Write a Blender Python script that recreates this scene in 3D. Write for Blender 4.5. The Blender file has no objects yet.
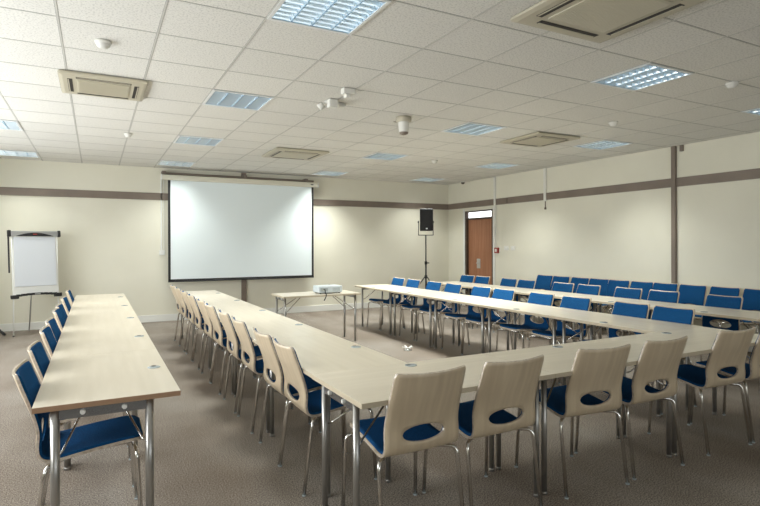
import bpy, bmesh, math, random
from mathutils import Vector, Matrix
random.seed(7)
PI = math.pi
sc = bpy.context.scene
col = sc.collection

# ------------------------------------------------------------------ materials
def new_mat(name):
    m = bpy.data.materials.new(name); m.use_nodes = True
    nt = m.node_tree
    return m, nt, nt.nodes['Principled BSDF']

def simple(name, color, rough=.5, metal=0., spec=.5, emit=None, estr=0.):
    m, nt, b = new_mat(name)
    b.inputs['Base Color'].default_value = (*color, 1)
    b.inputs['Roughness'].default_value = rough
    b.inputs['Metallic'].default_value = metal
    b.inputs['Specular IOR Level'].default_value = spec
    if emit:
        b.inputs['Emission Color'].default_value = (*emit, 1)
        b.inputs['Emission Strength'].default_value = estr
    return m

def noise_mat(name, c1, c2, scale, rough=.6, stretch=(1, 1, 1), detail=4, bump=0., bscale=None, metal=0., space='Object', lo=.35, hi=.65, spec=.5):
    m, nt, b = new_mat(name)
    N, L = nt.nodes, nt.links
    tc = N.new('ShaderNodeTexCoord'); mp = N.new('ShaderNodeMapping')
    mp.inputs['Scale'].default_value = stretch
    L.new(tc.outputs[space], mp.inputs['Vector'])
    nz = N.new('ShaderNodeTexNoise'); nz.inputs['Scale'].default_value = scale; nz.inputs['Detail'].default_value = detail
    L.new(mp.outputs[0], nz.inputs['Vector'])
    cr = N.new('ShaderNodeValToRGB')
    cr.color_ramp.elements[0].position = lo; cr.color_ramp.elements[1].position = hi
    cr.color_ramp.elements[0].color = (*c1, 1); cr.color_ramp.elements[1].color = (*c2, 1)
    L.new(nz.outputs['Fac'], cr.inputs[0]); L.new(cr.outputs[0], b.inputs['Base Color'])
    b.inputs['Roughness'].default_value = rough; b.inputs['Metallic'].default_value = metal
    b.inputs['Specular IOR Level'].default_value = spec
    if bump:
        n2 = N.new('ShaderNodeTexNoise'); n2.inputs['Scale'].default_value = bscale or scale * 4; n2.inputs['Detail'].default_value = 3
        L.new(tc.outputs[space], n2.inputs['Vector'])
        bp = N.new('ShaderNodeBump'); bp.inputs['Strength'].default_value = bump; bp.inputs['Distance'].default_value = .004
        L.new(n2.outputs['Fac'], bp.inputs['Height']); L.new(bp.outputs[0], b.inputs['Normal'])
    return m

M = {}
M['wall'] = noise_mat('wall_paint', (.73, .705, .59), (.765, .74, .625), 1.3, .75, bump=.06, bscale=60)
M['stripe'] = noise_mat('brown_rail', (.19, .15, .12), (.22, .175, .14), 3, .5)
M['base'] = simple('white_gloss', (.78, .78, .74), .4)
M['top'] = noise_mat('maple_laminate', (.64, .575, .455), (.71, .645, .525), 3.0, .30, stretch=(.5, 6, 1), detail=5, lo=.3, hi=.7, spec=.5)
M['edge'] = simple('table_edge', (.56, .48, .35), .45)
M['edge_brown'] = simple('table_edge_beech', (.36, .22, .13), .45)
M['tleg'] = simple('table_leg_metal', (.42, .41, .39), .32, .85)
M['rail'] = simple('table_rail_metal', (.36, .37, .39), .25, .95)
M['chrome'] = simple('chrome', (.72, .70, .67), .16, 1.)
M['white_plastic'] = simple('white_plastic', (.75, .74, .69), .45)
M['grommet'] = simple('grommet_plastic', (.40, .45, .46), .25)
M['grommet_slot'] = simple('grommet_slot', (.03, .03, .03), .5)
M['wood'] = noise_mat('beech_veneer', (.565, .455, .315), (.665, .55, .39), 5, .32, stretch=(5, 1, .4), detail=5, lo=.3, hi=.7)
M['wood_edge'] = noise_mat('ply_edge', (.46, .38, .30), (.62, .54, .45), 60, .18, detail=2, spec=.9)
M['fabric'] = noise_mat('blue_fabric', (.007, .050, .145), (.012, .092, .245), 260, .9, detail=2, bump=.4, bscale=700, spec=.08)
M['black'] = simple('black_plastic', (.014, .014, .015), .5)
M['black_metal'] = simple('black_metal', (.02, .02, .02), .4)
M['screen'] = simple('screen_fabric', (.78, .855, .87), .75)
M['housing'] = simple('cream_housing', (.68, .65, .54), .45)
M['door'] = noise_mat('door_veneer', (.30, .125, .06), (.38, .17, .09), 4, .4, stretch=(1, 6, .4), detail=6)
M['door_frame'] = simple('door_frame_dark', (.07, .045, .03), .5)
M['transom'] = simple('transom_pane', (.8, .82, .85), .2, emit=(.93, .96, 1.), estr=1.9)
M['ac'] = simple('ac_cream', (.50, .46, .355), .45)
M['slot'] = simple('dark_slot', (.02, .016, .013), .6)
M['det'] = simple('detector_white', (.72, .71, .66), .45)
M['red'] = simple('red_plastic', (.32, .045, .035), .45)
M['paper'] = simple('flip_paper', (.68, .71, .75), .7)
M['alu'] = simple('aluminium', (.62, .63, .64), .3, .9)
M['projector'] = simple('projector_shell', (.60, .66, .69), .4)
M['lens'] = simple('lens_glass', (.02, .03, .05), .05)
M['louvre'] = simple('louvre_metal', (.80, .90, .96), .25, .6)
M['tube'] = simple('fluorescent_tube', (.85, .9, .95), .3, emit=(.72, .88, 1.), estr=2.6)
M['fixture'] = simple('fixture_white', (.78, .79, .78), .4)
M['fixture_body'] = simple('fixture_reflector', (.62, .74, .80), .35, .3)
M['grid'] = simple('ceiling_grid_metal', (.56, .55, .51), .7)

def carpet():
    m, nt, b = new_mat('carpet')
    N, L = nt.nodes, nt.links
    tc = N.new('ShaderNodeTexCoord')
    def nz(s, d, src=None):
        n = N.new('ShaderNodeTexNoise'); n.inputs['Scale'].default_value = s; n.inputs['Detail'].default_value = d
        L.new(src or tc.outputs['Object'], n.inputs['Vector']); return n
    def ramp(n, a, b_, p0, p1):
        r = N.new('ShaderNodeValToRGB'); r.color_ramp.elements[0].color = (*a, 1); r.color_ramp.elements[1].color = (*b_, 1)
        r.color_ramp.elements[0].position = p0; r.color_ramp.elements[1].position = p1
        L.new(n.outputs['Fac'], r.inputs[0]); return r
    fine = ramp(nz(125, 5), (.085, .070, .057), (.42, .38, .33), .34, .66)
    big = ramp(nz(1.1, 4), (.86, .81, .77), (1.08, 1.08, 1.08), .35, .65)
    mp = N.new('ShaderNodeMapping'); mp.inputs['Scale'].default_value = (1.6, .35, 1)
    L.new(tc.outputs['Object'], mp.inputs['Vector'])
    lane = ramp(nz(1.2, 2, mp.outputs[0]), (.9, .88, .86), (1.08, 1.09, 1.1), .4, .62)
    m1 = N.new('ShaderNodeMixRGB'); m1.blend_type = 'MULTIPLY'; m1.inputs[0].default_value = 1
    L.new(fine.outputs[0], m1.inputs[1]); L.new(big.outputs[0], m1.inputs[2])
    m2 = N.new('ShaderNodeMixRGB'); m2.blend_type = 'MULTIPLY'; m2.inputs[0].default_value = 1
    L.new(m1.outputs[0], m2.inputs[1]); L.new(lane.outputs[0], m2.inputs[2])
    L.new(m2.outputs[0], b.inputs['Base Color'])
    b.inputs['Roughness'].default_value = .95; b.inputs['Specular IOR Level'].default_value = .15
    bp = N.new('ShaderNodeBump'); bp.inputs['Strength'].default_value = .2; bp.inputs['Distance'].default_value = .002
    L.new(nz(320, 2).outputs['Fac'], bp.inputs['Height']); L.new(bp.outputs[0], b.inputs['Normal'])
    return m
M['carpet'] = carpet()

GX, GY, TS = .645, .73, .6       # ceiling grid offsets in tiles
def tile_mat():
    m, nt, b = new_mat('ceiling_tile')
    N, L = nt.nodes, nt.links
    tc = N.new('ShaderNodeTexCoord')
    sx = N.new('ShaderNodeSeparateXYZ'); L.new(tc.outputs['Object'], sx.inputs[0])
    def math_(op, a, v=None, w=None):
        n = N.new('ShaderNodeMath'); n.operation = op
        if isinstance(a, (int, float)): n.inputs[0].default_value = a
        else: L.new(a, n.inputs[0])
        for i, q in ((1, v), (2, w)):
            if q is None: continue
            if isinstance(q, (int, float)): n.inputs[i].default_value = q
            else: L.new(q, n.inputs[i])
        return n.outputs[0]
    ux = math_('SUBTRACT', math_('DIVIDE', sx.outputs[0], TS), GX)
    uy = math_('SUBTRACT', math_('DIVIDE', sx.outputs[1], TS), GY)
    fx, fy = math_('FRACT', ux), math_('FRACT', uy)
    # one value per tile: small differences in board colour
    cm = N.new('ShaderNodeCombineXYZ'); L.new(math_('FLOOR', ux), cm.inputs[0]); L.new(math_('FLOOR', uy), cm.inputs[1])
    wn = N.new('ShaderNodeTexWhiteNoise'); L.new(cm.outputs[0], wn.inputs['Vector'])
    nz = N.new('ShaderNodeTexNoise'); nz.inputs['Scale'].default_value = 75; nz.inputs['Detail'].default_value = 2
    L.new(tc.outputs['Object'], nz.inputs['Vector'])
    sp = N.new('ShaderNodeMapRange'); sp.inputs[1].default_value = .36; sp.inputs[2].default_value = .5; sp.inputs[3].default_value = .80; sp.inputs[4].default_value = 1
    L.new(nz.outputs['Fac'], sp.inputs[0])
    tv = math_('MULTIPLY_ADD', wn.outputs['Value'], .05, .95)
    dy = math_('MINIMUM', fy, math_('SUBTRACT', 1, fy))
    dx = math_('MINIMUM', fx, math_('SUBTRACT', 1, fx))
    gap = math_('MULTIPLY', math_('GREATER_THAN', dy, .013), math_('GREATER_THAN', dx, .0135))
    gap_shade = math_('MULTIPLY_ADD', gap, .72, .28)  # shadow gap along the T bars, painted into the tile colour
    v = math_('MULTIPLY', math_('MULTIPLY', tv, sp.outputs[0]), gap_shade)
    mx = N.new('ShaderNodeMixRGB'); mx.blend_type = 'MULTIPLY'; mx.inputs[0].default_value = 1
    mx.inputs[1].default_value = (.80, .785, .74, 1); L.new(v, mx.inputs[2])
    L.new(mx.outputs[0], b.inputs['Base Color'])
    b.inputs['Roughness'].default_value = .85; b.inputs['Specular IOR Level'].default_value = .2
    return m
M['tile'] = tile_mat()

# ------------------------------------------------------------------ mesh helpers
def add_box(bm, x0, x1, y0, y1, z0, z1, bevel=0., seg=2, mi=0):
    r = bmesh.ops.create_cube(bm, size=1)
    vs = r['verts']
    for v in vs:
        v.co = Vector(((x0 + x1) / 2 + v.co.x * (x1 - x0), (y0 + y1) / 2 + v.co.y * (y1 - y0), (z0 + z1) / 2 + v.co.z * (z1 - z0)))
    fs = set(f for v in vs for f in v.link_faces)
    for f in fs: f.material_index = mi
    if bevel:
        es = set(e for v in vs for e in v.link_edges)
        res = bmesh.ops.bevel(bm, geom=list(es), offset=bevel, segments=seg, affect='EDGES', profile=.5)
        for f in res['faces']: f.material_index = mi
        vs = list({v for f in res['faces'] for v in f.verts} | {v for v in vs if v.is_valid})
    return vs

def add_tube(bm, pts, r, n=10, mi=0, caps=True, radii=None):
    pts = [Vector(p) for p in pts]
    rings = []
    prev = None
    for i, p in enumerate(pts):
        if i == 0: t = pts[1] - p
        elif i == len(pts) - 1: t = p - pts[-2]
        else: t = (pts[i + 1] - p).normalized() + (p - pts[i - 1]).normalized()
        t.normalize()
        if prev is None:
            a = Vector((0, 0, 1)) if abs(t.z) < .9 else Vector((1, 0, 0))
            u = t.cross(a).normalized()
        else:
            u = (prev - t * prev.dot(t)).normalized()
        prev = u
        w = t.cross(u)
        rr = radii[i] if radii else r
        rings.append([bm.verts.new(p + (u * math.cos(2 * PI * k / n) + w * math.sin(2 * PI * k / n)) * rr) for k in range(n)])
    for a, b in zip(rings, rings[1:]):
        for k in range(n):
            f = bm.faces.new((a[k], a[(k + 1) % n], b[(k + 1) % n], b[k])); f.material_index = mi; f.smooth = True
    if caps:
        for rg, rev in ((rings[0], True), (rings[-1], False)):
            f = bm.faces.new(list(reversed(rg)) if rev else rg); f.material_index = mi

def add_lathe(bm, prof, cx=0, cy=0, n=24, mi=0, smooth=True):
    """prof: list of (radius, z)"""
    rings = []
    for r, z in prof:
        if r < 1e-6: rings.append([bm.verts.new((cx, cy, z))])
        else: rings.append([bm.verts.new((cx + r * math.cos(2 * PI * k / n), cy + r * math.sin(2 * PI * k / n), z)) for k in range(n)])
    for a, b in zip(rings, rings[1:]):
        for k in range(n):
            k2 = (k + 1) % n
            if len(a) == 1 and len(b) == 1: continue
            if len(a) == 1: f = bm.faces.new((a[0], b[k2], b[k]))
            elif len(b) == 1: f = bm.faces.new((a[k], a[k2], b[0]))
            else: f = bm.faces.new((a[k], a[k2], b[k2], b[k]))
            f.smooth = smooth; f.material_index = mi

def round_path(pts, rad, seg=4):
    pts = [Vector(p) for p in pts]
    out = [pts[0]]
    for i in range(1, len(pts) - 1):
        p = pts[i]; a = (pts[i - 1] - p); b = (pts[i + 1] - p)
        r = min(rad, a.length * .49, b.length * .49)
        A = p + a.normalized() * r; B = p + b.normalized() * r
        for k in range(seg + 1):
            t = k / seg
            out.append(A * (1 - t) ** 2 + p * 2 * t * (1 - t) + B * t * t)
    out.append(pts[-1])
    return out

def xform(bm, mat):
    bmesh.ops.transform(bm, matrix=mat, verts=bm.verts)

def obj(name, bm, mats, parent=None, recalc=True):
    me = bpy.data.meshes.new(name)
    if recalc: bmesh.ops.recalc_face_normals(bm, faces=bm.faces)
    bm.to_mesh(me); bm.free()
    for m in (mats if isinstance(mats, (list, tuple)) else [mats]): me.materials.append(m)
    o = bpy.data.objects.new(name, me); col.objects.link(o)
    if parent: o.parent = parent
    return o

def tag(o, label, cat, group=None):
    o['label'] = label; o['category'] = cat
    if group: o['group'] = group
    return o

def thing(name, label, cat, loc=(0, 0, 0), rotz=0, group=None):
    o = bpy.data.objects.new(name, None); o.empty_display_size = .1
    col.objects.link(o); o.location = loc; o.rotation_euler = (0, 0, rotz)
    return tag(o, label, cat, group)

def struct(name, bm, mats, parent=None):
    o = obj(name, bm, mats, parent)
    if parent is None: o['kind'] = 'structure'
    return o

def dup(root, loc, rotz, label, group=None):
    def cp(o, parent):
        c = o.copy(); col.objects.link(c)
        if parent: c.parent = parent
        for ch in [q for q in bpy.data.objects if q.parent == o]: cp(ch, c)
        return c
    r = cp(root, None)
    r.location = loc; r.rotation_euler = (0, 0, rotz); r['label'] = label
    if group: r['group'] = group
    return r

B = bmesh.new

# ------------------------------------------------------------------ the room
XL, XR, YB, YF, H = -2.2, 7.77, 11.05, -5.0, 2.93
WIN_ADDED = [(-1.2, 1.2), (1.7, 4.1), (4.6, 7.0)]  # unseen windows behind the camera, added to brighten surfaces that face it
FZ0, FZ1 = .95, 2.4
bm = B(); add_box(bm, XL - .2, XR + .2, YF - .2, YB + .2, -.12, 0); struct('floor', bm, M['carpet'])
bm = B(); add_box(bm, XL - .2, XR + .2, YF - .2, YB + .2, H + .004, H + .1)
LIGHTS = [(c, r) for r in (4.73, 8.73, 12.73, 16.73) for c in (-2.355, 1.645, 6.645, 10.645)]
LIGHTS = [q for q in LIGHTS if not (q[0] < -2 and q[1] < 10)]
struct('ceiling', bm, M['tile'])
bm = B()   # T bars of the ceiling grid
k = math.ceil(XL / TS - GX)
while (k + GX) * TS < XR:
    x = (k + GX) * TS; add_box(bm, x - .006, x + .006, YF, YB, H + .0018, H + .006); k += 1
k = math.ceil(YF / TS - GY)
while (k + GY) * TS < YB:
    y = (k + GY) * TS; add_box(bm, XL, XR, y - .003, y + .003, H + .0022, H + .006); k += 1
struct('trim_1', bm, M['grid'])

bm = B(); add_box(bm, XL - .2, XR + .2, YB, YB + .2, 0, H + .004); struct('wall_back', bm, M['wall'])
bm = B()
add_box(bm, XL - .2, XR + .2, YF - .2, YF, 0, FZ0); add_box(bm, XL - .2, XR + .2, YF - .2, YF, FZ1, H + .004)
e = [XL - .2] + [v for w in WIN_ADDED for v in w] + [XR + .2]
for a, b in zip(e[0::2], e[1::2]): add_box(bm, a, b, YF - .2, YF, FZ0, FZ1)
struct('wall_front', bm, M['wall'])
for i, (a, b) in enumerate(WIN_ADDED):  # frames for the added windows, out of view
    bm = B()
    for x in (a + .03, (a + b) / 2, b - .03): add_box(bm, x - .03, x + .03, YF - .12, YF - .06, FZ0, FZ1, .004)
    for z in (FZ0 + .03, FZ1 - .03): add_box(bm, a, b, YF - .115, YF - .065, z - .03, z + .03, .004)
    struct('window_%d' % (i + 6), bm, M['base'])
# right wall with the door opening
DY0, DY1, DZ = 9.34, 10.36, 2.235
bm = B()
add_box(bm, XR, XR + .2, YF, DY0, 0, H + .004); add_box(bm, XR, XR + .2, DY1, YB, 0, H + .004)
add_box(bm, XR, XR + .2, DY0, DY1, DZ, H + .004); add_box(bm, XR + .15, XR + .2, DY0, DY1, 0, DZ)
struct('wall_right', bm, M['wall'])
# left wall with its windows
WIN = [(1.6, 3.4), (3.8, 5.6), (6.0, 7.8), (8.2, 9.6)]
WZ0, WZ1 = .85, 2.50
bm = B()
add_box(bm, XL - .2, XL, YF, YB, 0, WZ0); add_box(bm, XL - .2, XL, YF, YB, WZ1, H + .004)
e = [YF] + [v for w in WIN for v in w] + [YB]
for a, b in zip(e[0::2], e[1::2]): add_box(bm, XL - .2, XL, a, b, WZ0, WZ1)
struct('wall_left', bm, M['wall'])
for i, (a, b) in enumerate(WIN):
    bm = B()
    for y in (a + .03, (a + b) / 2, b - .03): add_box(bm, XL - .12, XL - .06, y - .03, y + .03, WZ0, WZ1, .004)
    for z in (WZ0 + .03, WZ1 - .45, WZ1 - .03): add_box(bm, XL - .115, XL - .065, a, b, z - .03, z + .03, .004)
    w = struct('window_%d' % (i + 1), bm, M['base'])
    bm = B(); add_box(bm, XL - .1, XL + .04, a - .03, b + .03, WZ0 - .025, WZ0 + .0, .004)
    obj('window_sill', bm, M['base'], w)

# skirting boards
bm = B(); add_box(bm, XL, XR, YB - .018, YB, 0, .13, .003); struct('baseboard_back', bm, M['base'])
bm = B(); add_box(bm, XR - .018, XR, YF, DY0 - .06, 0, .13, .003); add_box(bm, XR - .018, XR, DY1 + .06, YB - .018, 0, .13, .003); struct('baseboard_right', bm, M['base'])
bm = B(); add_box(bm, XL, XL + .018, YF, YB - .018, 0, .13, .003); struct('baseboard_left', bm, M['base'])

# brown rail round the room and the brown uprights
bm = B(); add_box(bm, XL, XR, YB - .02, YB, 2.315, 2.45, .002); struct('trim_2', bm, M['stripe'])
bm = B(); add_box(bm, XR - .02, XR, YF, YB - .02, 2.315, 2.45, .002); struct('trim_3', bm, M['stripe'])
bm = B(); add_box(bm, 2.63, 2.73, YB - .035, YB, .0, H - .001, .003); struct('trim_4', bm, M['stripe'])
bm = B(); add_box(bm, XR - .05, XR, 5.09, 5.155, 0, H - .001, .004); add_box(bm, XR - .03, XR, 4.98, 5.03, 2.84, H - .001); struct('trim_5', bm, M['stripe'])

# trunking on the right wall and back wall
bm = B(); add_box(bm, XR - .035, XR, 9.235, 9.29, 1.39, H - .001, .003); o = struct('trim_6', bm, M['white_plastic'])
bm = B(); add_box(bm, XR - .035, XR, 7.74, 7.80, 2.29, H - .001, .003); o = struct('trim_7', bm, M['white_plastic'])
bm = B(); add_tube(bm, [(XR - .015, 7.77, 2.29), (XR - .015, 7.77, 2.16)], .008); add_box(bm, XR - .03, XR, 7.755, 7.785, 2.13, 2.17, .003)
obj('cable_end', bm, M['stripe'], o)
bm = B(); add_box(bm, XR - .035, XR, 8.86, 8.98, 2.335, 2.435, .004)
tag(obj('junction_box', bm, M['stripe']), 'small brown box on the brown rail right of the door', 'junction box')

# door with its transom light
bm = B(); add_box(bm, XR + .05, XR + .095, DY0 + .06, DY1 - .06, .005, 2.03, .002)
d = struct('door_1', bm, M['door'])
bm = B()
for a, b in ((DY0, DY0 + .055), (DY1 - .055, DY1)): add_box(bm, XR - .005, XR + .14, a, b, 0, DZ)
add_box(bm, XR + .01, XR + .12, DY0 + .055, DY1 - .055, 2.035, 2.07); add_box(bm, XR, XR + .14, DY0 + .055, DY1 - .055, DZ - .03, DZ)
obj('door_frame', bm, M['door_frame'], d)
bm = B()
for a, b in ((DY0 - .06, DY0), (DY1, DY1 + .06)): add_box(bm, XR - .018, XR, a, b, 0, DZ + .05, .003)
obj('architrave', bm, M['base'], d)
bm = B(); add_box(bm, XR + .04, XR + .052, 9.86, 9.98, .90, 1.12, .004)
pl = obj('handle_plate', bm, M['alu'], d)
bm = B(); add_tube(bm, round_path([(XR + .045, 9.95, 1.02), (XR - .005, 9.95, 1.02), (XR - .005, 9.83, 1.02)], .02), .01)
obj('lever_handle', bm, M['alu'], pl)
bm = B(); add_box(bm, XR + .06, XR + .07, DY0 + .055, DY1 - .055, 2.07, DZ - .03)
struct('window_5', bm, M['transom'])

# fire call point and switches
t = thing('fire_call_point', 'small red fire call point on the wall beside the door', 'fire alarm', (XR, 9.20, 1.32))
bm = B(); add_box(bm, -.05, 0, -.06, .06, -.06, .06, .008); obj('body', bm, M['red'], t)
bm = B(); add_box(bm, -.054, -.048, -.03, .03, -.032, .032, .003); obj('glass_window', bm, M['white_plastic'], t)
for y, lb in ((8.91, 'white light switch nearer the red call point on right wall'), (8.70, 'white light switch farther from the red call point on right wall')):
    t = thing('light_switch', lb, 'switch', (XR, y, 1.37), 0, 'switches beside the door')
    bm = B(); add_box(bm, -.012, 0, -.07, .07, -.045, .045, .004); obj('plate', bm, M['white_plastic'], t)
    bm = B(); add_box(bm, -.02, -.011, -.03, .03, -.02, .02, .003); obj('rocker', bm, M['base'], t)

# ------------------------------------------------------------------ ceiling lights
def real_light():
    """recessed fitting: the box stands in the ceiling void"""
    t = thing('ceiling_light', '', 'ceiling light')
    s = .288; D = .075
    bm = B()
    for a in (-1, 1):
        x0, x1 = sorted((a * .299, a * (s - .012)))
        add_box(bm, x0, x1, -.299, .299, -.006, -.0015)
        add_box(bm, -s + .012, s - .012, x0, x1, -.006, -.0015)
    obj('frame', bm, M['fixture'], t)
    bm = B()   # open housing box (five inner faces with thickness)
    add_box(bm, -s, s, -s, s, D, D + .004)
    for a in (-1, 1):
        x0, x1 = sorted((a * s, a * (s + .004)))
        add_box(bm, x0, x1, -s, s, -.0015, D + .004); add_box(bm, -s, s, x0, x1, -.0015, D + .004)
    obj('housing', bm, M['fixture_body'], t)
    n = 4; w = 2 * s / n
    for k in range(n):
        x = -s + (k + .5) * w
        bm = B()
        # curved side reflectors
        for sg in (-1, 1):
            prev = None
            for j in range(6):
                q = j / 5
                px = x + sg * (w / 2 - .004 - .028 * q ** 1.6); pz = -.003 + (D - .02) * q
                a = bm.verts.new((px, -s + .002, pz)); b = bm.verts.new((px, s - .002, pz))
                if prev: f = bm.faces.new((prev[0], prev[1], b, a)); f.smooth = True
                prev = (a, b)
        # V-section cross blades
        for j in range(9):
            y = -s + (j + .5) * 2 * s / 9 - 0
            h = .035
            for sg in (-1, 1):
                q = [(x - w / 2 + .005, y, -.004), (x + w / 2 - .005, y, -.004), (x + w / 2 - .03, y + sg * .012, h), (x - w / 2 + .03, y + sg * .012, h)]
                bm.faces.new([bm.verts.new(v) for v in q])
        obj('louvre', bm, M['louvre'], t, recalc=False)
        bm = B(); add_tube(bm, [(x, -s + .01, .055), (x, s - .01, .055)], .010, 10)
        obj('lamp_tube', bm, M['tube'], t)
    return t

LL = {(1.645, 4.73): 'square louvred ceiling light, cropped by the top edge of the photo',
 (6.645, 4.73): 'largest fully visible louvred ceiling light, right of the big air unit',
 (10.645, 4.73): 'louvred ceiling light cut by the right edge, right of a smoke detector',
 (1.645, 8.73): 'louvred ceiling light right of the air unit at left, above the screen',
 (6.645, 8.73): 'louvred ceiling light left of the smallest right-hand air unit',
 (10.645, 8.73): 'louvred ceiling light nearest the right wall, right of an air unit',
 (-2.355, 12.73): 'pinkish louvred ceiling light at left edge, the upper of two',
 (1.645, 12.73): 'narrow-looking louvred ceiling light above the left part of the screen',
 (6.645, 12.73): 'louvred ceiling light between the far air unit and a smoke detector',
 (10.645, 12.73): 'louvred ceiling light above the door end of the right wall',
 (-2.355, 16.73): 'pinkish louvred ceiling light at left edge, the lower beside the back wall',
 (1.645, 16.73): 'louvred ceiling light just above the left end of the screen housing',
 (6.645, 16.73): 'louvred ceiling light just above the right end of the screen housing',
 (10.645, 16.73): 'farthest louvred ceiling light, near the corner above the speaker'}
proto = None
for c, r in LIGHTS:
    loc = ((c + .5) * TS, (r + .5) * TS, H)
    if proto is None:
        proto = real_light(); proto.location = loc; proto['label'] = LL[(c, r)]; proto['group'] = 'louvred ceiling lights'
    else: dup(proto, loc, 0, LL[(c, r)], 'louvred ceiling lights')
# openings for the recessed fittings in ceiling and grid
cut = B()
for c, r in LIGHTS:
    x, y = (c + .5) * TS, (r + .5) * TS
    add_box(cut, x - .293, x + .293, y - .293, y + .293, H - .05, H + .085)
cme = bpy.data.meshes.new('cutter'); cut.to_mesh(cme); cut.free()
cob = bpy.data.objects.new('cutter', cme); col.objects.link(cob)
ce = bpy.data.objects['ceiling']
md = ce.modifiers.new('cut', 'BOOLEAN'); md.object = cob; md.operation = 'DIFFERENCE'; md.solver = 'EXACT'
bpy.context.view_layer.update()
dg = bpy.context.evaluated_depsgraph_get()
nm = bpy.data.meshes.new_from_object(ce.evaluated_get(dg))
ce.modifiers.clear(); ce.data = nm
bpy.data.objects.remove(cob)

# ------------------------------------------------------------------ ceiling air units
def ac_unit(x, y, s, label):
    t = thing('air_conditioner', label, 'air conditioner', (x, y, H), 0, 'ceiling cassette air units')
    h = s / 2
    bm = B(); add_box(bm, -h, h, -h, h, -.035, 0, .02, 3)
    # taper the lower face
    for v in bm.verts:
        if v.co.z < -.03: v.co.x *= .96; v.co.y *= .96
    obj('panel', bm, M['ac'], t)
    g = h * .60
    bm = B(); add_box(bm, -g, g, -g, g, -.043, -.034, .004)
    gr = obj('grille', bm, M['ac'], t)
    bm = B()
    n = 26
    for k in range(n):
        q = -g + .02 + k * (2 * g - .04) / (n - 1)
        add_box(bm, q - .003, q + .003, -g + .015, g - .015, -.0455, -.0425)
    obj('grille_slat', bm, M['ac'], gr)
    for k in range(4):
        bm = B(); add_box(bm, -h * .62, h * .62, h * .70, h * .81, -.0375, -.03)
        for v in bm.verts: pass
        xform(bm, Matrix.Rotation(k * PI / 2, 4, 'Z'))
        f = obj('air_slot', bm, M['slot'], t)
        bm = B(); add_box(bm, -h * .60, h * .60, h * .775, h * .80, -.040, -.036)
        xform(bm, Matrix.Rotation(k * PI / 2, 4, 'Z'))
        obj('louvre_flap', bm, M['ac'], f)
    return t
ac_unit(.07, 5.56, .70, 'cream ceiling air unit at the left, above the left table row')
ac_unit(2.80, 2.27, .85, 'large cream ceiling air unit cropped by the top edge')
ac_unit(2.84, 8.30, .86, 'cream ceiling air unit in front of the projection screen')
ac_unit(5.50, 5.62, .78, 'cream ceiling air unit at the right, between two louvred lights')

# detectors
def detector(x, y, label, r=.055):
    t = thing('smoke_detector', label, 'smoke detector', (x, y, H), 0, 'smoke detectors')
    bm = B(); add_lathe(bm, [(0, 0), (r, 0), (r, -.012), (r * .9, -.02), (0, -.02)]); obj('base', bm, M['det'], t)
    bm = B(); add_lathe(bm, [(r * .86, -.0195), (r * .8, -.034), (r * .5, -.048), (r * .3, -.052), (0, -.052)]); obj('sensor_head', bm, M['det'], t)
detector(.052, 4.37, 'white smoke detector above the air unit at the left of the ceiling')
detector(.383, 7.83, 'small white smoke detector below the left air unit, above the screen end', .05)
detector(5.55, 4.44, 'white smoke detector left of the light at right, above the right air unit')
detector(5.16, 2.85, 'white smoke detector near the right edge of the ceiling', .055)
detector(5.28, 7.92, 'small white smoke detector in front of the speaker corner')
t = thing('motion_sensor', 'small dark motion sensor on ceiling at the right wall corner', 'sensor', (7.62, 10.25, H))
bm = B(); add_lathe(bm, [(0, 0), (.06, 0), (.06, -.02), (.045, -.025)]); obj('base', bm, M['det'], t)
bm = B(); add_lathe(bm, [(.045, -.024), (.04, -.05), (.02, -.062), (0, -.064)]); obj('lens', bm, M['door_frame'], t)
t = thing('ceiling_camera', 'grey cylindrical camera hanging from the middle of the ceiling', 'camera', (3.16, 5.38, H))
bm = B(); add_lathe(bm, [(0, 0), (.088, 0), (.088, -.05), (.075, -.058), (0, -.058)]); obj('base', bm, M['ac'], t)
bm = B(); add_lathe(bm, [(.064, -.056), (.060, -.13), (.052, -.175)]); obj('body', bm, M['det'], t)
bm = B(); add_lathe(bm, [(.053, -.174), (.045, -.195), (.02, -.205), (0, -.206)]); obj('dome', bm, M['stripe'], t)
t = thing('emergency_light', 'white twin-head emergency light fixed to the ceiling above the screen', 'emergency light', (2.20, 5.15, H))
bm = B(); add_lathe(bm, [(0, 0), (.13, 0), (.13, -.018), (.10, -.03), (0, -.034)])
for v in bm.verts: v.co.y *= .45
xform(bm, Matrix.Rotation(.2, 4, 'Z')); obj('base', bm, M['det'], t)
bm = B(); add_box(bm, -.05, .05, -.04, .04, -.085, 0, .012); xform(bm, Matrix.Translation((-.07, -.10, -.0))); obj('lamp_head', bm, M['det'], t)
bm = B(); add_tube(bm, [(-.13, .0, -.03), (-.17, .02, -.07)], .03, 12, radii=[.03, .038]); obj('lamp_head', bm, M['det'], t)
t = thing('sensor_box', 'white boxy sensor on the ceiling beside the emergency light', 'sensor', (2.115, 4.64, H))
bm = B(); add_box(bm, -.06, .06, -.04, .04, -.055, 0, .008); obj('body', bm, M['det'], t)
bm = B(); add_box(bm, -.035, .015, -.03, .03, -.09, -.055, .008); obj('sensor_head', bm, M['det'], t)
bm = B(); add_box(bm, -.09, .09, -.012, .012, -.006, 0, .002); xform(bm, Matrix.Translation((3.25, 5.62, H)))
tag(obj('ceiling_clip', bm, M['stripe']), 'flat dark clip on the ceiling left of the hanging camera', 'clip')

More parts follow.
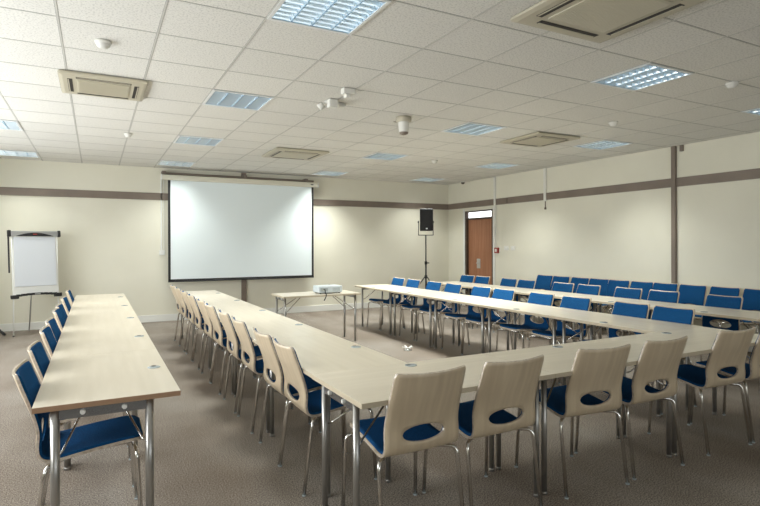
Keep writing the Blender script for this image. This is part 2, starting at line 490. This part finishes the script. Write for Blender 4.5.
# ------------------------------------------------------------------ projection screen
t = thing('projection_screen', 'large white roll-down projection screen with black border on back wall', 'projection screen', (2.66, 10.86, 0))
bm = B(); add_box(bm, -1.56, 1.56, -.05, .05, 2.685, 2.785, .02, 3); hs = obj('housing', bm, M['housing'], t)
bm = B()
for a in (-1.575, 1.555): add_box(bm, a, a + .02, -.055, .055, 2.68, 2.79, .008)
obj('end_cap', bm, M['base'], hs)
bm = B(); add_box(bm, 1.39, 1.45, -.052, -.049, 2.725, 2.745); obj('badge', bm, M['black'], hs)
bm = B(); add_box(bm, -1.55, 1.50, .05, .12, 2.80, 2.84, .004)
for a in (-1.53, 0, 1.3): add_box(bm, a - .02, a + .05, .0, .187, 2.775, 2.86, .004)
obj('mounting_rail', bm, M['stripe'], t)
X0, X1, Z0, Z1 = -1.45, 1.47, .755, 2.70
bm = B(); add_box(bm, X0 + .045, X1 - .045, -.002, .0, Z0 + .05, Z1); obj('screen_surface', bm, M['screen'], t)
bm = B()
add_box(bm, X0, X0 + .045, -.003, .001, Z0, Z1); add_box(bm, X1 - .045, X1, -.003, .001, Z0, Z1); add_box(bm, X0, X1, -.003, .001, Z0 + .018, Z0 + .052)
obj('black_border', bm, M['black'], t)
bm = B(); add_tube(bm, [(X0, 0, Z0 + .01), (X1, 0, Z0 + .01)], .013, 10); obj('bottom_bar', bm, M['black'], t)

t = thing('screen_switch', 'white cable trunking ending in a wall switch left of the screen', 'switch', (1.12, YB, 0))
bm = B(); add_box(bm, -.022, .002, -.02, 0, 1.36, 2.80, .003); add_box(bm, .03, .042, -.015, 0, 1.36, 2.74, .003); obj('trunking', bm, M['base'], t)
bm = B(); add_box(bm, -.05, .05, -.03, 0, 1.27, 1.36, .006); pl = obj('switch_plate', bm, M['base'], t)
bm = B(); add_box(bm, -.02, .02, -.036, -.029, 1.295, 1.335, .003); obj('rocker', bm, M['white_plastic'], pl)

# ------------------------------------------------------------------ chair
PROF = [(-.312, .862), (-.292, .80), (-.268, .73), (-.248, .67), (-.232, .61), (-.227, .57), (-.230, .52), (-.226, .478), (-.203, .446), (-.158, .433), (-.08, .437), (.03, .452), (.13, .463), (.20, .467), (.235, .460)]
def catmull(P, n):
    P = [Vector((0, a, b)) for a, b in P]
    Q = [P[0] * 2 - P[1]] + P + [P[-1] * 2 - P[-2]]
    out = []
    for i in range(1, len(Q) - 2):
        for k in range(n):
            t = k / n
            a, b, c, d = Q[i - 1:i + 3]
            out.append(.5 * ((2 * b) + (-a + c) * t + (2 * a - 5 * b + 4 * c - d) * t * t + (-a + 3 * b - 3 * c + d) * t ** 3))
    out.append(P[-1])
    return out
CURVE = catmull(PROF, 6)
ARC = [0]
for a, b in zip(CURVE, CURVE[1:]): ARC.append(ARC[-1] + (b - a).length)
TOT = ARC[-1]
def curve_at(s):
    s = min(max(s, 0), TOT)
    import bisect
    i = min(max(bisect.bisect_right(ARC, s) - 1, 0), len(ARC) - 2)
    t = (s - ARC[i]) / (ARC[i + 1] - ARC[i])
    return CURVE[i].lerp(CURVE[i + 1], t)
SH = next(ARC[i] for i, p in enumerate(CURVE) if p.z <= .550 and p.y < -.2)      # hole centre
SBEND = next(ARC[i] for i, p in enumerate(CURVE) if p.z <= .458)
def half_w(s):
    if s < SH: return .200 + (.212 - .200) * (s / SH)
    if s < SBEND: return .212
    e = (s - SBEND) / (TOT - SBEND)
    return .212 - .014 * e
def surf(u, s, off):
    """u in -1..1 across, s arc length, off = distance towards the sitter"""
    ds = .004
    a, b = curve_at(s - ds), curve_at(s + ds)
    tan = (b - a).normalized()
    nrm = Vector((0, -tan.z, tan.y))     # towards the sitter / up
    if nrm.z < 0 and s > SBEND: nrm = -nrm
    if s <= SBEND and nrm.y < 0: nrm = -nrm
    p = curve_at(s)
    back = max(0, 1 - s / SH)
    cu = .030 * min(1, .35 + back) * (1 - min(1, max(0, (s - SH) / (SBEND - SH + .05))))  # curvature across the back
    seat = .010 * min(1, max(0, (s - SBEND) / .15))
    return Vector((u, 0, 0)) + p + nrm * (off + cu * ((u / .2) ** 2 - 1) + seat * (u / .2) ** 2)

def sheet(inset, off0, off1, hole_grow, rim_idx, mats, back_idx=0, corner=.008, front_corner=.055):
    bm = B()
    s0, s1 = inset, TOT - inset
    HA, HB = .120 + hole_grow, .043 + hole_grow     # hole half axes
    PA, PB = .150, .066                              # patch half sizes
    ss = []
    n1 = 12; 
    for i in range(n1 + 1): ss.append(s0 + (SH - PB - s0) * i / n1)
    i_a = n1
    n2 = 6
    for i in range(1, n2 + 1): ss.append(SH - PB + 2 * PB * i / n2)
    i_b = n1 + n2
    n3 = 26
    for i in range(1, n3 + 1): ss.append(SH + PB + (s1 - SH - PB) * i / n3)
    cols_in = 8
    fr = [-1, -.92] + [None] * (cols_in + 1) + [.92, 1]
    def ux(j, s):
        w = half_w(s) - inset
        # rounded corners at the top and at the seat front
        for edge, cr in ((s - s0, corner), (s1 - s, front_corner)):
            if edge < cr: w -= cr - math.sqrt(max(0, cr * cr - (cr - edge) ** 2))
        if j == 0: return -w
        if j == 1: return -(w * .5 + PA * .5)
        if j == len(fr) - 1: return w
        if j == len(fr) - 2: return w * .5 + PA * .5
        return (-PA + 2 * PA * (j - 2) / cols_in) * min(1, (w / PA) * .9 if w < PA * 1.1 else 1)
    nj = len(fr)
    def build(off):
        V = {}
        F = []
        for i, s in enumerate(ss):
            for j in range(nj):
                if i_a < i < i_b and 2 < j < nj - 3: continue
                V[(i, j)] = bm.verts.new(surf(ux(j, s), s, off))
        for i in range(len(ss) - 1):
            for j in range(nj - 1):
                if i_a <= i < i_b and 2 <= j < nj - 3: continue
                F.append((V[(i, j)], V[(i, j + 1)], V[(i + 1, j + 1)], V[(i + 1, j)]))
        loop = [(i_a, j) for j in range(2, nj - 3)] + [(i, nj - 3) for i in range(i_a, i_b)] + [(i_b, j) for j in range(nj - 3, 2, -1)] + [(i, 2) for i in range(i_b, i_a, -1)]
        ring0 = [V[k] for k in loop]
        par = [(ux(j, ss[i]), ss[i] - SH) for i, j in loop]
        el = []
        for (a, b) in par:
            th = math.atan2(b / PB, a / PA)
            # square-ish patch angle to ellipse
            el.append((HA * math.cos(th), HB * math.sin(th)))
        prev = ring0
        for q in (.5, 1.):
            cur = [bm.verts.new(surf(a + (c - a) * q, SH + b + (d_ - b) * q, off)) for (a, b), (c, d_) in zip(par, el)]
            for k in range(len(cur)):
                k2 = (k + 1) % len(cur)
                F.append((prev[k], prev[k2], cur[k2], cur[k]))
            prev = cur
        outer = [V[(0, j)] for j in range(nj)] + [V[(i, nj - 1)] for i in range(1, len(ss))] + [V[(len(ss) - 1, j)] for j in range(nj - 2, -1, -1)] + [V[(i, 0)] for i in range(len(ss) - 2, 0, -1)]
        return F, outer, prev
    Fa, oa, ha = build(off0)
    Fb, ob, hb = build(off1)
    for q in Fa:
        f = bm.faces.new(q); f.smooth = True; f.material_index = back_idx
    for q in Fb:
        f = bm.faces.new(tuple(reversed(q))); f.smooth = True; f.material_index = back_idx
    for A, Bb in ((oa, ob), (ha, hb)):
        for k in range(len(A)):
            k2 = (k + 1) % len(A)
            f = bm.faces.new((A[k], A[k2], Bb[k2], Bb[k])); f.material_index = rim_idx
    return bm

def chair_proto():
    t = thing('conference_chair', '', 'chair')
    obj('shell', sheet(0, 0, .012, 0, 1, None), [M['wood'], M['wood_edge']], t)
    pad = obj('upholstery', sheet(.011, .0122, .0235, .005, 0, None, corner=.012), M['fabric'], t)
    # legs: two inverted U frames, splayed
    r = .0105
    for foot, top, inner in (((.234, -.248), (.226, -.190, .422), (.11, -.10, .426)), ((.230, .222), (.220, .198, .430), (.11, .185, .444))):
        for sx in (-1, 1):
            bm = B()
            pts = round_path([(sx * foot[0], foot[1], .006), (sx * top[0], top[1], top[2]), (sx * inner[0], inner[1], inner[2])], .035, 5)
            add_tube(bm, pts, r, 10)
            lg = obj('leg', bm, M['chrome'], t)
            bm = B(); add_lathe(bm, [(0, 0), (.012, 0), (.012, .008), (0, .008)], sx * foot[0], foot[1], 12)
            obj('glide', bm, M['grommet'], lg)
    bm = B()
    add_tube(bm, [(-.115, -.10, .426), (.115, -.10, .426)], r, 10)
    add_tube(bm, [(-.115, .185, .444), (.115, .185, .444)], r, 10)
    for sx in (-1, 1): add_tube(bm, [(sx * .10, -.10, .427), (sx * .10, .185, .444)], .007, 8)
    obj('seat_frame', bm, M['chrome'], t)
    return t

chair0 = chair_proto(); used = [False]
def chair(x, y, rz, label, group, cat='chair'):
    if not used[0]:
        chair0.location = (x, y, 0); chair0.rotation_euler = (0, 0, rz); chair0['label'] = label; chair0['group'] = group; used[0] = True
        return chair0
    return dup(chair0, (x, y, 0), rz, label, group)

ORD = ['nearest', 'second nearest', 'third nearest', 'fourth nearest', 'fifth nearest', 'fifth farthest', 'fourth farthest', 'third farthest', 'second farthest', 'farthest']
def ordn(i, n):
    near = ['nearest', 'second nearest', 'third nearest', 'fourth nearest', 'fifth nearest', 'sixth nearest', 'seventh nearest', 'eighth nearest', 'ninth nearest', 'tenth nearest']
    return 'farthest' if i == n - 1 else ('second farthest' if i == n - 2 and n > 5 else near[i])
BK = .312     # back top sits this far behind the origin
jit = lambda a: random.uniform(-a, a)
# left row, facing +X
ys = [3.16, 3.80, 4.52, 5.02, 5.80, 6.24, 7.10, 8.20]; xs = [-.330] * 2 + [-.327] * 6
for i, (y, x) in enumerate(zip(ys, xs)):
    chair(x + BK, y, -PI / 2 + jit(.01), 'blue padded chair in left table row, %s of the eight' % ordn(i, 8), 'chairs at the left table row')
# middle row, facing +X (seen from behind)
ys = [3.20, 3.68, 4.37, 4.94, 5.60, 6.12, 6.80, 7.33, 7.98, 8.48]
for i, y in enumerate(ys):
    chair(1.003 + BK, y, -PI / 2 + jit(.01), 'pale wooden-backed chair left of middle table row, %s of the ten' % ordn(i, 10), 'chairs at the middle table row')
# front row, facing +Y (seen from behind)
fx = [(1.41, 0), (1.93, 0), (2.635, -.09), (3.18, -.02), (3.965, -.05), (4.48, 0)]
FL = ['wooden-backed chair in the front row, leftmost, with blue seat at the table corner', 'wooden-backed chair in the front row, second from the left', 'wooden-backed chair in the front row, third from the left', 'wooden-backed chair in the front row, fourth from the left', 'wooden-backed chair in the front row, last one showing its whole back', 'wooden-backed chair cut off by the right edge of the photo']
for i, (x, a) in enumerate(fx):
    chair(x, 2.14 + BK, a, FL[i], 'chairs along the front tables')
# right side of the square, facing -X
ys = [3.17, 3.62, 4.32, 4.86, 5.53, 6.00, 6.67, 7.19, 7.82, 8.33]
for i, y in enumerate(ys):
    chair(4.80 - BK, y, PI / 2 + jit(.015), 'blue padded chair behind the right side of the table square, %s of ten' % ordn(i, 10), 'chairs on the right side of the square')
# second right row
ys = [3.60, 4.33, 4.84, 5.50, 5.98, 6.78, 7.21, 7.93, 8.38]
for i, y in enumerate(ys):
    chair(6.36 - BK, y, PI / 2 + jit(.03), 'blue padded chair behind the outer right table row, %s of nine' % ordn(i, 9), 'chairs at the outer right table row')
# chairs along the right wall
ys = [3.87, 4.31, 4.755, 5.18, 5.575, 5.99, 6.385, 6.80, 7.235, 7.645]
for i, y in enumerate(ys):
    chair(7.64 - BK, y, PI / 2 + jit(.03), 'blue padded chair in the back line against right wall, %s of ten' % ordn(i, 10), 'chairs along the right wall')

# ------------------------------------------------------------------ tables
def table_proto(L, W=.64, edge='edge', grommet=True, name='folding_table', inset=.05, yo=0., lr=.0165):
    t = thing(name, '', 'table')
    bm = B()
    vs = add_box(bm, -L / 2 + .0005, L / 2 - .0005, -W / 2, W / 2, .704, .73, .002, 2)
    bm.normal_update()
    for f in bm.faces: f.material_index = 0 if f.normal.z > .8 else 1
    obj('tabletop', bm, [M['top'], M[edge]], t)
    if grommet:
        bm = B(); add_lathe(bm, [(0, .7295), (.036, .7295), (.036, .7325), (.031, .7342), (0, .7342)], 0, .245, 24)
        g = obj('cable_grommet', bm, M['grommet'], t)
        bm = B(); add_box(bm, -.034, -.006, .233, .257, .7343, .7352, .0003); obj('cable_slot', bm, M['grommet_slot'], g)
    for sx in (-1, 1):
        x = sx * (L / 2 - inset)
        for sy in (-1, 1):
            bm = B(); add_tube(bm, [(x, sy * .2 + yo, .012), (x, sy * .2 + yo, .704)], lr, 16)
            lg = obj('leg', bm, M['tleg'], t)
            bm = B(); add_lathe(bm, [(0, 0), (lr + .0015, 0), (lr + .0015, .012), (lr, .016), (0, .016)], x, sy * .2 + yo, 16); obj('foot', bm, M['tleg'], lg)
        bm = B(); add_box(bm, x - .011, x + .011, -.19 + yo, .19 + yo, .655, .7035, .003)
        rl = obj('end_rail', bm, M['rail'], t)
        for sy in (-1, 1):
            bm = B()
            n = bmesh.ops.create_cone(bm, cap_ends=True, segments=14, radius1=.0125, radius2=.0105, depth=.014)
            M4 = Matrix.Translation((x + sx * .018, sy * .088 + yo, .682)) @ Matrix.Rotation(sx * PI / 2, 4, 'Y')
            bmesh.ops.transform(bm, matrix=M4, verts=n['verts'])
            obj('knob', bm, M['white_plastic'], rl)
        for sy in (-1, 1):
            bm = B(); add_tube(bm, [(x - sx * .015, sy * .19 + yo, .485), (x - sx * .04, sy * .17 + yo, .50), (x - sx * .30, sy * .05 + yo, .70)], .0055, 8)
            obj('strut', bm, M['chrome'], t)
    return t

def row(L, locs, rz, labels, group, edge='edge', **kw):
    p = table_proto(L, edge=edge, **kw)
    for i, ((x, y), lb) in enumerate(zip(locs, labels)):
        if i == 0: p.location = (x, y, 0); p.rotation_euler = (0, 0, rz); p['label'] = lb; p['group'] = group
        else: dup(p, (x, y, 0), rz, lb, group)
o5 = ['nearest', 'second nearest', 'third nearest', 'second farthest', 'farthest']
row(1.23, [(.06, 2.85 + 1.23 * (i + .5)) for i in range(5)], -PI / 2,
    ['maple folding table of the left row with brown edge, %s of the five' % o for o in o5], 'left row tables', 'edge_brown', W=.63, inset=.03, yo=-.027, lr=.0195)
row(1.21, [(1.385, 2.85 + 1.21 * (i + .5)) for i in range(5)], -PI / 2,
    ['maple folding table of the middle row beside pale chair backs, %s of five' % o for o in o5], 'middle row tables', W=.62)
row(1.21, [(1.07 + 1.21 * (i + .5), 2.53) for i in range(3)], 0,
    ['maple folding table at the front left corner of the square', 'maple folding table in the middle of the front side', 'maple folding table at the front right corner of the square'], 'front side tables', inset=.03)
row(1.165, [(4.395, 2.852 + 1.165 * (i + .5)) for i in range(5)], PI / 2,
    ['maple folding table of the square right side, %s of the five' % o for o in o5], 'right side tables', inset=.066)
row(1.165, [(5.945, 1.69 + 1.165 * (i + .5)) for i in range(6)], PI / 2,
    ['maple folding table of the outer right row, %s of the six' % o for o in ['nearest', 'second nearest', 'third nearest', 'third farthest', 'second farthest', 'farthest']], 'outer right row tables')
p = table_proto(1.2, .60, grommet=False, name='projector_table')
tag(p, 'small folding table inside the square carrying the white projector', 'table'); p.location = (2.92, 7.57, 0)

# ------------------------------------------------------------------ projector
t = thing('projector', 'white projector on the small table in front of the screen', 'projector', (3.085, 7.53, .73), 0)
bm = B(); add_box(bm, -.19, .19, -.13, .13, .012, .115, .018, 3); obj('body', bm, M['projector'], t)
bm = B()
for a in (-.15, .15):
    for b in (-.09, .09): add_lathe(bm, [(0, 0), (.012, 0), (.012, .014), (0, .014)], a, b, 10)
obj('foot', bm, M['black'], t)
bm = B(); add_lathe(bm, [(.045, 0), (.045, .03), (.036, .03), (.036, .012)], 0, 0, 20); xform(bm, Matrix.Translation((.09, .128, .07)) @ Matrix.Rotation(-PI / 2, 4, 'X'))
l_ = obj('lens_ring', bm, M['black'], t)
bm = B(); add_lathe(bm, [(.036, .012), (.02, .02), (0, .022)], 0, 0, 20); xform(bm, Matrix.Translation((.09, .128, .07)) @ Matrix.Rotation(-PI / 2, 4, 'X')); obj('lens', bm, M['lens'], l_)
bm = B(); add_box(bm, -.165, -.05, -.134, -.128, .035, .085, .002); obj('connector_panel', bm, M['grommet'], t)
bm = B()
for k in range(6): add_box(bm, .03 + k * .02, .04 + k * .02, -.1315, -.129, .035, .085)
obj('vent', bm, M['grommet'], t)
bm = B(); add_tube(bm, round_path([(2.97, 7.398, .80), (2.97, 7.35, .80), (2.965, 7.32, .742), (2.955, 7.255, .742), (2.94, 7.235, .70), (2.91, 7.235, .65)], .03), .0075, 8)
tag(obj('projector_cable', bm, M['black']), 'black cable plugged into the projector, drooping over the table edge', 'cable')

# white cable ends on floor in the middle of the square
t = thing('floor_socket', 'small white socket with flaps on the carpet inside the table square', 'socket', (3.80, 6.38, 0))
bm = B(); add_lathe(bm, [(0, 0), (.05, 0), (.05, .008), (0, .01)], 0, 0, 16); obj('base', bm, M['alu'], t)
for k in range(5):
    a = k * 2 * PI / 5 + .3
    bm = B(); add_box(bm, .02, .085, -.012, .012, .0, .008, .002); xform(bm, Matrix.Rotation(a, 4, 'Z') @ Matrix.Translation((0, 0, .015)) @ Matrix.Rotation(-.35, 4, 'Y'))
    obj('flap', bm, M['base'], t)

# ------------------------------------------------------------------ speaker and stand
SX, SY = 6.62, 10.30
t = thing('speaker_stand', 'black tripod stand holding the speaker in the far corner', 'stand', (SX, SY, 0), -.42)
bm = B(); add_tube(bm, [(0, 0, .28), (0, 0, 1.05)], .019, 14); obj('lower_pole', bm, M['black_metal'], t)
bm = B(); add_tube(bm, [(0, 0, 1.0), (0, 0, 1.66)], .014, 14); obj('upper_pole', bm, M['black_metal'], t)
bm = B(); add_lathe(bm, [(.026, 1.0), (.03, 1.01), (.03, 1.06), (.02, 1.075)]); c_ = obj('collar', bm, M['black'], t)
bm = B(); add_tube(bm, [(.02, -.0, 1.035), (.07, -.02, 1.035)], .012, 10); obj('knob', bm, M['black'], c_)
bm = B(); add_lathe(bm, [(.02, .68), (.032, .69), (.032, .75), (.02, .76)]); obj('hub', bm, M['black'], t)
for k in range(3):
    a = k * 2 * PI / 3 + 3.45
    ca, sa = math.cos(a), math.sin(a)
    bm = B(); add_tube(bm, [(ca * .03, sa * .03, .72), (ca * .60, sa * .60, .012)], .0125, 10); lg = obj('leg', bm, M['black_metal'], t)
    bm = B(); add_tube(bm, [(ca * .582, sa * .582, .037), (ca * .602, sa * .602, .013)], .017, 10); obj('rubber_foot', bm, M['black'], lg)
    bm = B(); add_tube(bm, [(ca * .018, sa * .018, .31), (ca * .22, sa * .22, .36)], .008, 8); obj('brace', bm, M['black_metal'], t)
bm = B(); add_tube(bm, [(-.17, 0, 1.665), (.17, 0, 1.665)], .008, 8); add_box(bm, -.175, -.16, -.01, .01, 1.66, 1.99, .002); add_box(bm, .16, .175, -.01, .01, 1.66, 1.99, .002)
obj('yoke', bm, M['black_metal'], t)
t = thing('loudspeaker', 'black box loudspeaker on the tripod stand in the far corner', 'speaker', (SX, SY, 1.76), -.42)
bm = B(); add_box(bm, -.15, .15, -.13, .13, 0, .50, .02, 3)
for v in bm.verts:
    if v.co.y > 0: v.co.x *= .78
obj('cabinet', bm, M['black'], t)
bm = B(); add_box(bm, -.138, .138, -.138, -.128, .02, .48, .006); gr = obj('grille', bm, noise_mat('speaker_grille', (.006, .006, .007), (.02, .02, .022), 300, .6), t)
bm = B(); add_box(bm, -.02, .02, -.142, -.137, .035, .065, .002); obj('badge', bm, M['alu'], gr)
bm = B()
for sx in (-1, 1): add_tube(bm, [(sx * .155, 0, .20), (sx * .185, 0, .20)], .02, 12)
obj('clamp_knob', bm, M['black'], t)

# ------------------------------------------------------------------ flip chart
t = thing('flip_chart', 'white flip chart easel with paper pad against the back wall at left', 'flip chart', (-.865, 10.50, 0), .35)
tilt = Matrix.Translation((0, 0, .55)) @ Matrix.Rotation(-.10, 4, 'X') @ Matrix.Translation((0, 0, -.55))
def fl(bm): xform(bm, tilt)
bm = B(); add_box(bm, -.33, .33, -.012, .012, .65, 1.64, .004); fl(bm); obj('board', bm, M['base'], t)
bm = B(); add_box(bm, -.30, .30, -.024, -.0125, .79, 1.60, .002); fl(bm); pp = obj('paper_pad', bm, M['paper'], t)
bm = B(); add_box(bm, -.355, .355, -.035, .015, 1.615, 1.70, .006); fl(bm); cl = obj('clamp_bar', bm, M['alu'], t)
bm = B()
for sx in (-1, 1): add_box(bm, sx * .36 - .022, sx * .36 + .022, -.045, .02, 1.605, 1.71, .008)
fl(bm); obj('clamp_end', bm, M['black'], cl)
bm = B()   # curved black strip of the clamp
n = 16; vs = []
for k in range(n + 1):
    x = -.27 + .54 * k / n; z = 1.615 + .055 * (1 - (x / .27) ** 2)
    vs.append((x, z))
fr_ = [bm.verts.new((x, -.042, z)) for x, z in vs] + [bm.verts.new((x, -.042, 1.612)) for x, z in reversed(vs)]
bk_ = [bm.verts.new((v.co.x, -.034, v.co.z)) for v in fr_]
bm.faces.new(fr_); bm.faces.new(list(reversed(bk_)))
for k in range(len(fr_)): k2 = (k + 1) % len(fr_); bm.faces.new((fr_[k], fr_[k2], bk_[k2], bk_[k]))
bmesh.ops.remove_doubles(bm, verts=bm.verts, dist=1e-5)
fl(bm); cs = obj('clamp_strip', bm, M['black'], cl)
bm = B(); add_box(bm, -.03, .03, -.047, -.041, 1.635, 1.655, .002); fl(bm); obj('red_badge', bm, M['red'], cs)
bm = B()   # pen tray
for k in range(10):
    xa = -.36 + .72 * k / 10; xb = -.36 + .72 * (k + 1) / 10; xm = (xa + xb) / 2
    z = .615 + .028 * (1 - (xm / .36) ** 2)
    add_box(bm, xa, xb, -.075, .012, z, z + .035)
for sx in (-1, 1): add_box(bm, sx * .31 - .05, sx * .31 + .05, -.08, .015, .595, .65, .008)
fl(bm); tr = obj('pen_tray', bm, M['black'], t)
bm = B(); add_box(bm, -.04, .04, -.08, -.074, .65, .665, .002); fl(bm); obj('tray_badge', bm, M['alu'], tr)
for sx in (-1, 1):
    bm = B(); add_tube(bm, [(sx * .34, -.075, .012), (sx * .32, .02, .62), (sx * .33, .09, 1.62)], .010, 10); lg = obj('leg', bm, M['base'], t)
    bm = B(); add_lathe(bm, [(0, 0), (.014, 0), (.014, .02), (0, .02)], sx * .34, -.075, 10); obj('rubber_foot', bm, M['black'], lg)
bm = B(); add_tube(bm, [(0, .40, .012), (0, .10, 1.55)], .010, 10); obj('leg', bm, M['alu'], t)
bm = B(); add_box(bm, -.375, -.355, .0, .03, 1.02, 1.62, .004); fl(bm); obj('side_arm', bm, M['black'], t)

# tripod whose foot shows at the left edge
t = thing('tripod_stand', 'black tripod foot poking in at the left edge near flip chart', 'stand', (-1.72, 10.42, 0))
bm = B(); add_tube(bm, [(0, 0, .3), (0, 0, 1.3)], .018, 12); obj('pole', bm, M['black_metal'], t)
bm = B(); add_lathe(bm, [(.02, .50), (.035, .52), (.035, .58), (.02, .6)]); obj('hub', bm, M['black'], t)
for k in range(3):
    a = k * 2 * PI / 3 + .0
    bm = B(); add_tube(bm, [(math.cos(a) * .03, math.sin(a) * .03, .55), (math.cos(a) * .43, math.sin(a) * .43, .02)], .015, 10); lg = obj('leg', bm, M['black_metal'], t)
    bm = B(); add_tube(bm, [(math.cos(a) * .38, math.sin(a) * .38, .085), (math.cos(a) * .435, math.sin(a) * .435, .02)], .021, 10); obj('rubber_foot', bm, M['black'], lg)

# ------------------------------------------------------------------ light
def area(name, loc, rot, sx, sy, power, color=(1, 1, 1)):
    l = bpy.data.lights.new(name, 'AREA'); l.shape = 'RECTANGLE'; l.size = sx; l.size_y = sy; l.energy = power; l.color = color
    o = bpy.data.objects.new(name, l); col.objects.link(o); o.location = loc; o.rotation_euler = rot
    return o
WP = [90, 86, 88, 46]
for (a, b), p in zip(WIN, WP):
    area('window_daylight', (XL - .16, (a + b) / 2, (WZ0 + WZ1) / 2), (0, -PI / 2, 0), WZ1 - WZ0, b - a, p, (.96, .99, 1.))
for a, b in WIN_ADDED:
    area('window_daylight', ((a + b) / 2, YF - .16, (FZ0 + FZ1) / 2), (PI / 2, 0, 0), b - a, FZ1 - FZ0, 30, (.96, .99, 1.))  # soft fill from the added windows, towards the back wall
for c, r in LIGHTS:
    p = {4.73: 13 if 0 < c < 3 else 3, 8.73: 34, 12.73: 33, 16.73: 24}[r] * (.35 if c < 0 else .55 if c > 10 else .55 if c < 3 else 1.25)
    o = area('lamp_light', ((c + .5) * TS, (r + .5) * TS, H - .012), (0, 0, 0), .52, .52, p, (.97, 1., .95))
    o.data.spread = math.radians(105)
w = bpy.data.worlds.new('sky'); sc.world = w; w.use_nodes = True
w.node_tree.nodes['Background'].inputs[0].default_value = (.75, .87, 1., 1)
w.node_tree.nodes['Background'].inputs[1].default_value = 1.

# ------------------------------------------------------------------ camera
cam = bpy.data.cameras.new('camera'); co = bpy.data.objects.new('camera', cam); col.objects.link(co)
cam.sensor_width = 36; cam.lens = 538 / 760 * 36; cam.shift_y = -8.6 / 760; cam.clip_start = .05
co.matrix_world = Matrix.Translation((0, 0, 1.458)) @ Matrix.Rotation(-.4862, 4, 'Z') @ Matrix.Rotation(PI / 2, 4, 'X') @ Matrix.Rotation(-.003, 4, 'Z')
sc.camera = co
vs_ = sc.view_settings
vs_.view_transform = 'Standard'; vs_.look = 'None'; vs_.exposure = 0.; vs_.gamma = 1.; vs_.use_curve_mapping = False
